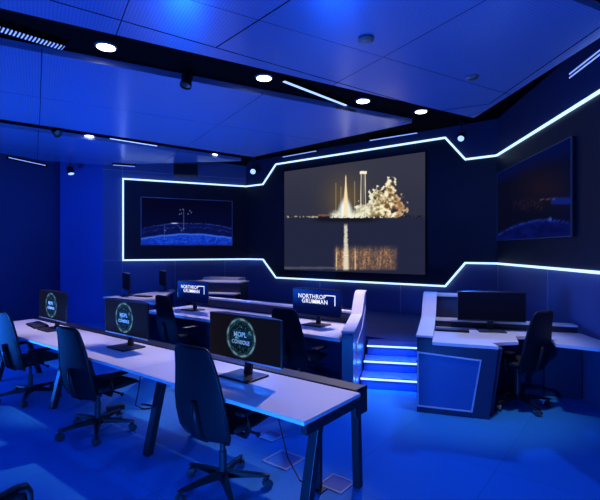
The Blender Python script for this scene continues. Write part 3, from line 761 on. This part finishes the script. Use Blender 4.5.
# ------------------------------------------------------------------ office chairs
def make_chair(label):
    t = thing('office_chair', label, 'chair', (0, 0, 0), 0)
    hub = new(); lathe(hub, [(.045, .075), (.055, .085), (.055, .115), (.04, .13)], 20); bs = obj('hub', hub, 'plastic', t, local=True, smooth=False)
    for k in range(5):
        a = R(90 + 72 * k + 18); d = Vector((math.cos(a), math.sin(a), 0)); s = Vector((-d.y, d.x, 0))
        bm = new(); prev = None
        for q, (r_, w, z0, z1) in enumerate(((.04, .032, .085, .13), (.17, .026, .085, .118), (.31, .019, .078, .098), (.335, .014, .078, .094))):
            ring = [bm.verts.new(d * r_ + s * (w * i) + Vector((0, 0, z))) for i, z in ((-1, z0), (1, z0), (.7, z1), (-.7, z1))]
            if prev:
                for i in range(4): bm.faces.new((prev[i], prev[(i + 1) % 4], ring[(i + 1) % 4], ring[i]))
            else: bm.faces.new(ring[::-1])
            prev = ring
        bm.faces.new(prev); leg = obj('base_leg', bm, 'plastic', t, .004, local=True)
        bm = new(); c = d * .318 + Vector((0, 0, .032))
        ax = Matrix.Rotation(a + .5, 4, 'Z') @ Matrix.Rotation(R(90), 4, 'X')
        lathe(bm, [(.018, -.03), (.032, -.028), (.032, -.006), (.02, -.004), (.02, .004), (.032, .006), (.032, .028), (.018, .03)], 18, Matrix.Translation(c) @ ax)
        cs = obj('caster', bm, 'rubber', leg, local=True)
        bm = new(); tube(bm, [c + Vector((0, 0, .018)), c + Vector((0, 0, .055))], .011, 8)
        obj('caster_stem', bm, 'plastic', leg, local=True)
    bm = new(); lathe(bm, [(.028, .125), (.028, .27), (.02, .272), (.02, .425)], 18); obj('gas_column', bm, 'steel', t, local=True)
    bm = new(); box(bm, -.10, .10, -.17, .12, .42, .465, taper=.9); obj('mechanism', bm, 'plastic', t, .01, local=True)
    bm = new(); tube(bm, [(.09, .05, .44), (.27, .05, .435), (.29, .05, .432)], .009, 8, [.009, .009, .018]); obj('lever', bm, 'plastic', t, local=True)
    # seat
    bm = new(); nx, ny = 14, 14; top, bot = [], []
    for j in range(ny + 1):
        v = -1 + 2 * j / ny; ra_, rb_ = [], []
        for i in range(nx + 1):
            u = -1 + 2 * i / nx
            x = u * (.25 - .02 * max(0, v)) * math.sqrt(1 - .22 * v * v); y = v * .245 * math.sqrt(1 - .18 * u * u) + .092
            e = max(abs(u), abs(v)) ** 6
            z = .528 - .022 * (1 - u * u) * (1 - v * v) - .03 * max(0, v) ** 3 - .028 * e
            ra_.append(bm.verts.new((x, y, z))); rb_.append(bm.verts.new((x * .97, y * .97, .468 + .008 * e - .012 * max(0, v) ** 3)))
        top.append(ra_); bot.append(rb_)
    for j in range(ny):
        for i in range(nx):
            bm.faces.new((top[j][i], top[j][i + 1], top[j + 1][i + 1], top[j + 1][i])); bm.faces.new((bot[j][i], bot[j + 1][i], bot[j + 1][i + 1], bot[j][i + 1]))
    for i in range(nx):
        bm.faces.new((top[0][i], bot[0][i], bot[0][i + 1], top[0][i + 1])); bm.faces.new((top[ny][i], top[ny][i + 1], bot[ny][i + 1], bot[ny][i]))
        bm.faces.new((top[i][0], top[i + 1][0], bot[i + 1][0], bot[i][0])); bm.faces.new((top[i][nx], bot[i][nx], bot[i + 1][nx], top[i + 1][nx]))
    obj('seat', bm, 'seat', t, smooth=True, local=True)
    # tall tapering backrest: profile (z, y, half width)
    prof = [(.405, -.165, .15), (.42, -.180, .20), (.48, -.206, .232), (.60, -.232, .236), (.70, -.248, .226), (.80, -.258, .208), (.90, -.272, .188), (.98, -.288, .170), (1.03, -.300, .158), (1.055, -.308, .140), (1.062, -.311, .116)]
    def backsheet(th, shrink, z_in=0.):
        bm = new(); f, b = [], []; n = 10
        for z, y, w in prof:
            if z < .46 + z_in or z > 1.062 - z_in: pass
            fr, bk = [], []
            for i in range(n + 1):
                u = -1 + 2 * i / n; cv = .032 * u * u * (1.1 - .5 * (z - .46) / .6)
                fr.append(bm.verts.new((u * (w - shrink), y + cv + th, z))); bk.append(bm.verts.new((u * (w - shrink), y + cv - th, z)))
            f.append(fr); b.append(bk)
        m_ = len(f)
        for j in range(m_ - 1):
            for i in range(n):
                bm.faces.new((f[j][i], f[j][i + 1], f[j + 1][i + 1], f[j + 1][i])); bm.faces.new((b[j][i], b[j + 1][i], b[j + 1][i + 1], b[j][i + 1]))
            bm.faces.new((f[j][0], f[j + 1][0], b[j + 1][0], b[j][0])); bm.faces.new((f[j][n], b[j][n], b[j + 1][n], f[j + 1][n]))
        for i in range(n):
            bm.faces.new((f[0][i], b[0][i], b[0][i + 1], f[0][i + 1])); bm.faces.new((f[-1][i], f[-1][i + 1], b[-1][i + 1], b[-1][i]))
        return bm
    br = obj('backrest', backsheet(.016, 0), 'mesh', t, smooth=True, local=True, subsurf=1)
    bm = new()                                     # raised rim of the back
    path = []
    for z, y, w in prof: path.append((-(w - .004), y + .032 * (1.1 - .5 * (z - .46) / .6) - .008, z))
    right = [(-x, y, z) for x, y, z in path[::-1]]
    tube(bm, path + right, .013, 8); obj('back_rim', bm, 'plastic', br, smooth=True, local=True)
    bm = new(); tube(bm, [(0, -.08, .44), (0, -.16, .42), (0, -.225, .46), (0, -.258, .58), (0, -.278, .70)], .03, 10, [.035, .035, .033, .028, .018]); obj('back_spine', bm, 'plastic', t, smooth=True, local=True)
    for s in (-1, 1):
        bm = new(); tube(bm, [(s * .11, -.02, .445), (s * .25, -.04, .445), (s * .285, -.05, .50), (s * .285, -.05, .615)], .019, 8); ar = obj('armrest', bm, 'plastic', t, smooth=True, local=True)
        bm = new(); box(bm, s * .285 - .04, s * .285 + .04, -.15, .10, .615, .643); obj('arm_pad', bm, 'plastic', ar, .012, local=True)
    return t
chair0 = make_chair('black office chair nearest the camera, pulled up to the long table')
used = [False]
def place_chair(p, rz, label, drop=0., group='office chairs'):
    c = chair0 if not used[0] else copy_tree(chair0)
    used[0] = True
    c.location = (p.x, p.y, p.z); c.rotation_euler = (0, 0, rz); c['label'] = label; c['group'] = group
    for ch in c.children:                          # seat height set by the gas column
        if ch.name.split('.')[0] in ('seat', 'backrest', 'mechanism', 'lever', 'back_spine', 'armrest'): ch.location.z = -drop
    return c
place_chair(tb(-.87, .19), TA + .07, 'black office chair nearest the camera, before the right end monitor of the long table')
place_chair(tb(-2.54, .15), TA + .11, 'black office chair at the middle of the long table', .05)
place_chair(tb(-4.06, .15), TA + .08, 'black office chair at the far left end of the long table', .035)
place_chair(mid(-.52, -.08), TA + .05, 'black office chair at the middle console, behind the nearest monitor')
place_chair(mid(-2.66, -.10), TA - .05, 'black office chair at the left of the middle console')
place_chair(Vector((2.38, 4.81, 0)), R(29), 'black office chair tucked into the right console')
place_chair(Vector((-1.075, 1.17, 0)), R(70), 'black office chair in the bottom left corner, only its top edge showing')

# ------------------------------------------------------------------ lamps
def disc_mtx(p, direction):
    return Matrix.Translation(p) @ Vector((0, 0, 1)).rotation_difference(Vector(direction)).to_matrix().to_4x4()
def downlight(px, py, label, r=.075):
    p = pz(px, py, SZ - .012)
    t = thing('downlight', label, 'downlight', (p.x, p.y, SZ - .03), 0, 'downlights in the ceiling slots')
    bm = new(); mt = Matrix.Translation((p.x, p.y, 0))
    lathe(bm, [(r * 1.25, SZ), (r * 1.25, SZ - .012), (r * 1.05, SZ - .02), (r, SZ - .012), (r, SZ)], 28, mt); obj('trim_ring', bm, 'ring', t)
    bm = new(); lathe(bm, [(r * .99, SZ - .02), (r * .99, SZ - .016), (r * .2, SZ - .015)], 28, mt); obj('lens', bm, 'lens', t)
    return Vector((p.x, p.y, SZ - .03))
DL = [downlight(106, 47, 'round white downlight at the left of the front ceiling slot', .085), downlight(264, 78, 'second round downlight from the left in the front ceiling slot', .085),
      downlight(363, 101, 'third round downlight in the front ceiling slot', .085), downlight(421, 111.5, 'round downlight at the right tip of the front ceiling slot', .08)]
DL2 = [downlight(89, 136, 'leftmost round downlight in the rear ceiling slot'), downlight(165, 148.5, 'middle round downlight in the rear ceiling slot'), downlight(214, 154.5, 'rightmost round downlight in the rear ceiling slot')]
def linear_light(a, b, z, label, w=.05, m='slotlight', teeth=0):
    a, b = pz(a[0], a[1], z), pz(b[0], b[1], z); d = (b - a); L = d.length; rz = math.atan2(d.y, d.x)
    t = thing('linear_light', label, 'light', tuple(a), rz)
    mt = tr(tuple(a), rz)
    bm = new(); box(bm, -.02, L + .02, -w / 2 - .012, w / 2 + .012, .004, .05, mt); obj('channel', bm, 'black', t)
    bm = new(); box(bm, 0, L, -w / 2, w / 2, -.004, .006, mt); obj('diffuser', bm, m, t)
    if teeth:
        for k in range(teeth):
            x = (k + .5) * L / teeth
            bm = new(); box(bm, x - .007, x + .007, -w / 2 - .01, w / 2 + .01, -.010, .002, mt); obj('louvre', bm, 'black', t)
    for x in (.1, L - .1):
        bm = new(); tube(bm, [mt @ Vector((x, 0, .05)), Vector(((mt @ Vector((x, 0, 0))).x, (mt @ Vector((x, 0, 0))).y, CZ))], .01, 6); obj('hanger', bm, 'black', t)
    return (a + b) / 2
linear_light((-6, 27.5), (63, 48), 3.685, 'louvred linear lamp in the upper left ceiling slot', .10, 'dimslot', 18)
linear_light((284, 81.5), (346, 105.5), 3.685, 'pale linear lamp crossing the front ceiling slot', .036)
linear_light((110, 138.6), (157, 146), 3.685, 'thin linear lamp in the rear ceiling slot', .03)
linear_light((283, 157), (316, 151), 3.97, 'thin linear lamp at the ceiling edge over the big screen, left one', .04, 'dimslot')
linear_light((370, 140.5), (417, 133), 3.97, 'thin linear lamp at the ceiling edge over the big screen, right one', .04, 'dimslot')
linear_light((113, 165), (135, 166.5), 3.62, 'short linear lamp at the edge of the far left ceiling panel', .04, 'dimslot')
def wall_line(wall, x0, x1, z0, z1, label, bars=1):
    t = thing('linear_light', label, 'light', tuple(wall.pt(x0, -.02, z0)), wall.rz)
    bm = new(); extrude(bm, [wall.pt(x0 - .03, -.03, z0 - .035), wall.pt(x1 + .03, -.03, z1 - .035), wall.pt(x1 + .03, -.03, z1 + .035), wall.pt(x0 - .03, -.03, z0 + .035)], wall.pt(0, -.001, 0) - wall.pt(0, -.03, 0)); obj('channel', bm, 'black', t)
    for k in range(bars):
        dz = (k - (bars - 1) / 2) * .045
        bm = new(); extrude(bm, [wall.pt(x0, -.034, z0 - .009 + dz), wall.pt(x1, -.034, z1 - .009 + dz), wall.pt(x1, -.034, z1 + .009 + dz), wall.pt(x0, -.034, z0 + .009 + dz)], wall.pt(0, -.028, 0) - wall.pt(0, -.034, 0)); obj('diffuser', bm, 'dimslot', t)
wall_line(WR, WR.s(572), WR.s(612), 3.80, 3.80, 'twin-line lamp high on the right wall', 2)
wall_line(WS, WS.s(8), WS.s(45), 3.74, 3.68, 'thin line lamp high on the dark left wall')

def spotlight(p, aim, label, size=.055, length=.16, lit=True, top=CZ, cat='spotlight'):
    p = Vector(p); d = (Vector(aim) - p).normalized()
    t = thing('spotlight', label, cat, (p.x, p.y, p.z), 0)
    mt = disc_mtx(p, d)
    bm = new(); lathe(bm, [(size * .55, -length), (size * .95, -length * .8), (size, -.01), (size * 1.12, 0), (size * 1.12, .03), (size, .03), (size * .95, .005)], 20, mt); obj('body', bm, 'plastic', t)
    bm = new(); lathe(bm, [(size * .9, .010), (size * .9, .016), (size * .3, .02)], 20, mt); obj('lens', bm, 'bluelens' if lit else 'bezel', t)
    c = p - d * length * .5
    s = d.cross(Vector((0, 0, 1))).normalized() * (size + .012)
    bm = new(); tube(bm, [c + s, c + s + Vector((0, 0, .12)), c - s + Vector((0, 0, .12)), c - s], .008, 6); obj('yoke', bm, 'plastic', t)
    bm = new(); tube(bm, [c + Vector((0, 0, .12)), (c.x, c.y, top)], .011, 8); obj('stem', bm, 'plastic', t)
    bm = new(); lathe(bm, [(.05, top - .03), (.05, top)], 16, Matrix.Translation((c.x, c.y, 0))); obj('canopy', bm, 'plastic', t)
    return p, d
pa = Vector(((461 - 300) / F * 7.95, 7.95, 3.72)); spA = spotlight(pa, (.6, 4.0, .3), 'lit spotlight above the right step of the light line', .06)
pb_ = Vector(((253 - 300) / F * 11.2, 11.2, 3.70)); spB = spotlight(pb_, (-1.2, 5.5, .3), 'lit spotlight high in the corner between left and big screens', .075)
pc = Vector((-5.25, 10.0, 3.45)); pc = Vector(((71 - 300) / F * 9.9, 9.9, H + 77 * 9.9 / F)); spC = spotlight(pc, (-4.4, 9.3, 1.2), 'lit spotlight at the top of the blue pillar', .07)
pd = pz(187, 78, 3.48); spD = spotlight(Vector(((186 - 300) / F * 5.0, 5.0, H + 166 * 5.0 / F)), (-1.6, 4.2, 1.0), 'unlit black spotlight hanging from the front ceiling slot', .06, .17, False)
spotlight(Vector(((57 - 300) / F * 7.3, 7.3, H + 117 * 7.3 / F)), (-3.0, 6.6, 2.6), 'unlit black spotlight hanging from the rear ceiling slot', .06, .20, False)
# ceiling projector box
q = Vector(((186 - 300) / F * 10.4, 10.4, H + 80 * 10.4 / F))
t = thing('loudspeaker', 'black box loudspeaker hanging above the left wall screen', 'loudspeaker', tuple(q), R(10))
bm = new(); box(bm, -.27, .27, -.15, .15, -.14, .12, tr(tuple(q), R(10))); obj('cabinet', bm, 'plastic', t, .015)
bm = new(); box(bm, -.25, .25, -.157, -.1505, -.12, .10, tr(tuple(q), R(10))); obj('grille', bm, 'mesh', t)
bm = new(); tube(bm, [q + Vector((0, 0, .12)), (q.x, q.y, CZ)], .02, 8); obj('mount', bm, 'plastic', t)
# smoke detectors on the raft
def detector(px, py, label):
    p = pz(px, py, RZ); bm = new(); lathe(bm, [(.075, RZ - .0005), (.075, RZ - .02), (.05, RZ - .035), (.02, RZ - .037)], 20, Matrix.Translation((p.x, p.y, 0)))
    tag(obj('smoke_detector', bm, 'ring', smooth=False), label, 'detector')
detector(366, 38, 'small round detector on the near ceiling panel'); detector(472, 76.5, 'small round detector near the right tip of the near ceiling panel')

# ------------------------------------------------------------------ light
def lamp(kind, loc, aim, col, e, size=.1, angle=60, blend=.5):
    l = bpy.data.lights.new('lamp', kind); l.color = col; l.energy = e
    if kind == 'AREA': l.shape = 'DISK'; l.size = size
    else: l.shadow_soft_size = size
    if kind == 'SPOT': l.spot_size = R(angle); l.spot_blend = blend
    o = bpy.data.objects.new('lamp', l); COL.objects.link(o); o.location = loc
    o.rotation_euler = (Vector(aim) - Vector(loc)).to_track_quat('-Z', 'Y').to_euler()
    return o
BL = (.012, .165, 1.0); VI = (1.0, .82, .92)
# beams of the visible spotlights
lamp('SPOT', spA[0] + spA[1] * .06, spA[0] + spA[1], BL, 480, .10, 60, .8)
lamp('SPOT', spB[0] + spB[1] * .06, spB[0] + spB[1], BL, 230, .10, 52, .9)
lamp('SPOT', spC[0] + spC[1] * .06, spC[0] + spC[1], BL, 60, .05, 70, .8)
# downlights over the tables
for p, aim, e, an in ((DL[0], tb(-4.6, .35, .74), 400, 28), (DL[0], tb(-3.4, .35, .74), 240, 25), (DL[1], tb(-2.4, .35, .74), 300, 26), (DL[1], tb(-1.4, .35, .74), 250, 26), (DL[2], tb(-.5, .4, .74), 420, 25)):
    lamp('SPOT', (p.x, p.y, SZ - .04), aim, VI, e, .06, an, 1.0)
for p, aim, e in ((DL2[1], lf(.5, .6, .76), 150), (DL2[2], mid(-2.8, .55, .74), 420), (DL[3], mid(-.9, .55, .74), 480), (DL2[2], rr(.6, .1, 1.0), 150)):
    lamp('SPOT', (p.x, p.y, RZ - .01), aim, VI, e, .06, 36, .8)
lamp('SPOT', (2.0, 4.0, 3.60), rgt(.5, .4, .7), (.75, .72, 1.0), 190, .06, 50, .8)  # added spot with no downlight of its own, whitens the right console
# blue floods added without fixtures under the ceiling panels, to light the floor
for x, y, e in ((-4.6, 4.4, 75), (-1.6, 1.6, 60), (.8, 2.6, 60), (1.5, 4.4, 55), (-5.2, 7.4, 30), (-.6, 4.3, 50)):
    lamp('SPOT', (x, y, 3.6), (x, y, 0), BL, e, .7, 105, 1.0)
# glow of the step lights
for p in (s3, s2, s1):
    q = p + sx * .35 - sy * .03; l = lamp('AREA', (q.x, q.y, p.z - .03), (q.x - sy.x * .6, q.y - sy.y * .6, p.z - .6), (.03, .20, 1.0), 2.2, .05)
    l.data.shape = 'RECTANGLE'; l.data.size = .66; l.data.size_y = .02; l.rotation_euler = (R(-40), 0, SA)
# blue uplights, added unseen without fixtures to brighten the ceiling panels
lamp('AREA', (-2.0, 7.5, 1.0), (-2.0, 6.5, 4), BL, 55, .5)
lamp('AREA', (.6, 7.4, .7), (.4, 6.0, 4), BL, 36, .5)
lamp('AREA', (-1.0, .6, .3), (-.5, 3.0, 4), BL, 240, .5)
lamp('AREA', (-5.2, 5.0, .3), (-4.0, 6, 4), BL, 190, .5)

w = bpy.data.worlds.new('night'); scene.world = w; w.use_nodes = True
w.node_tree.nodes['Background'].inputs['Color'].default_value = (.002, .006, .03, 1)
w.node_tree.nodes['Background'].inputs['Strength'].default_value = 1

# ------------------------------------------------------------------ camera
cam = bpy.data.cameras.new('camera'); cam.sensor_width = 36; cam.lens = F * 36 / 600
cam.clip_start = .05
co = bpy.data.objects.new('camera', cam); COL.objects.link(co)
co.location = (0, 0, H); co.rotation_euler = (R(90), 0, 0); scene.camera = co
vs_ = scene.view_settings
scene.display_settings.display_device = 'sRGB'
vs_.view_transform = 'Standard'; vs_.look = 'None'; vs_.exposure = 0; vs_.gamma = 1; vs_.use_curve_mapping = False
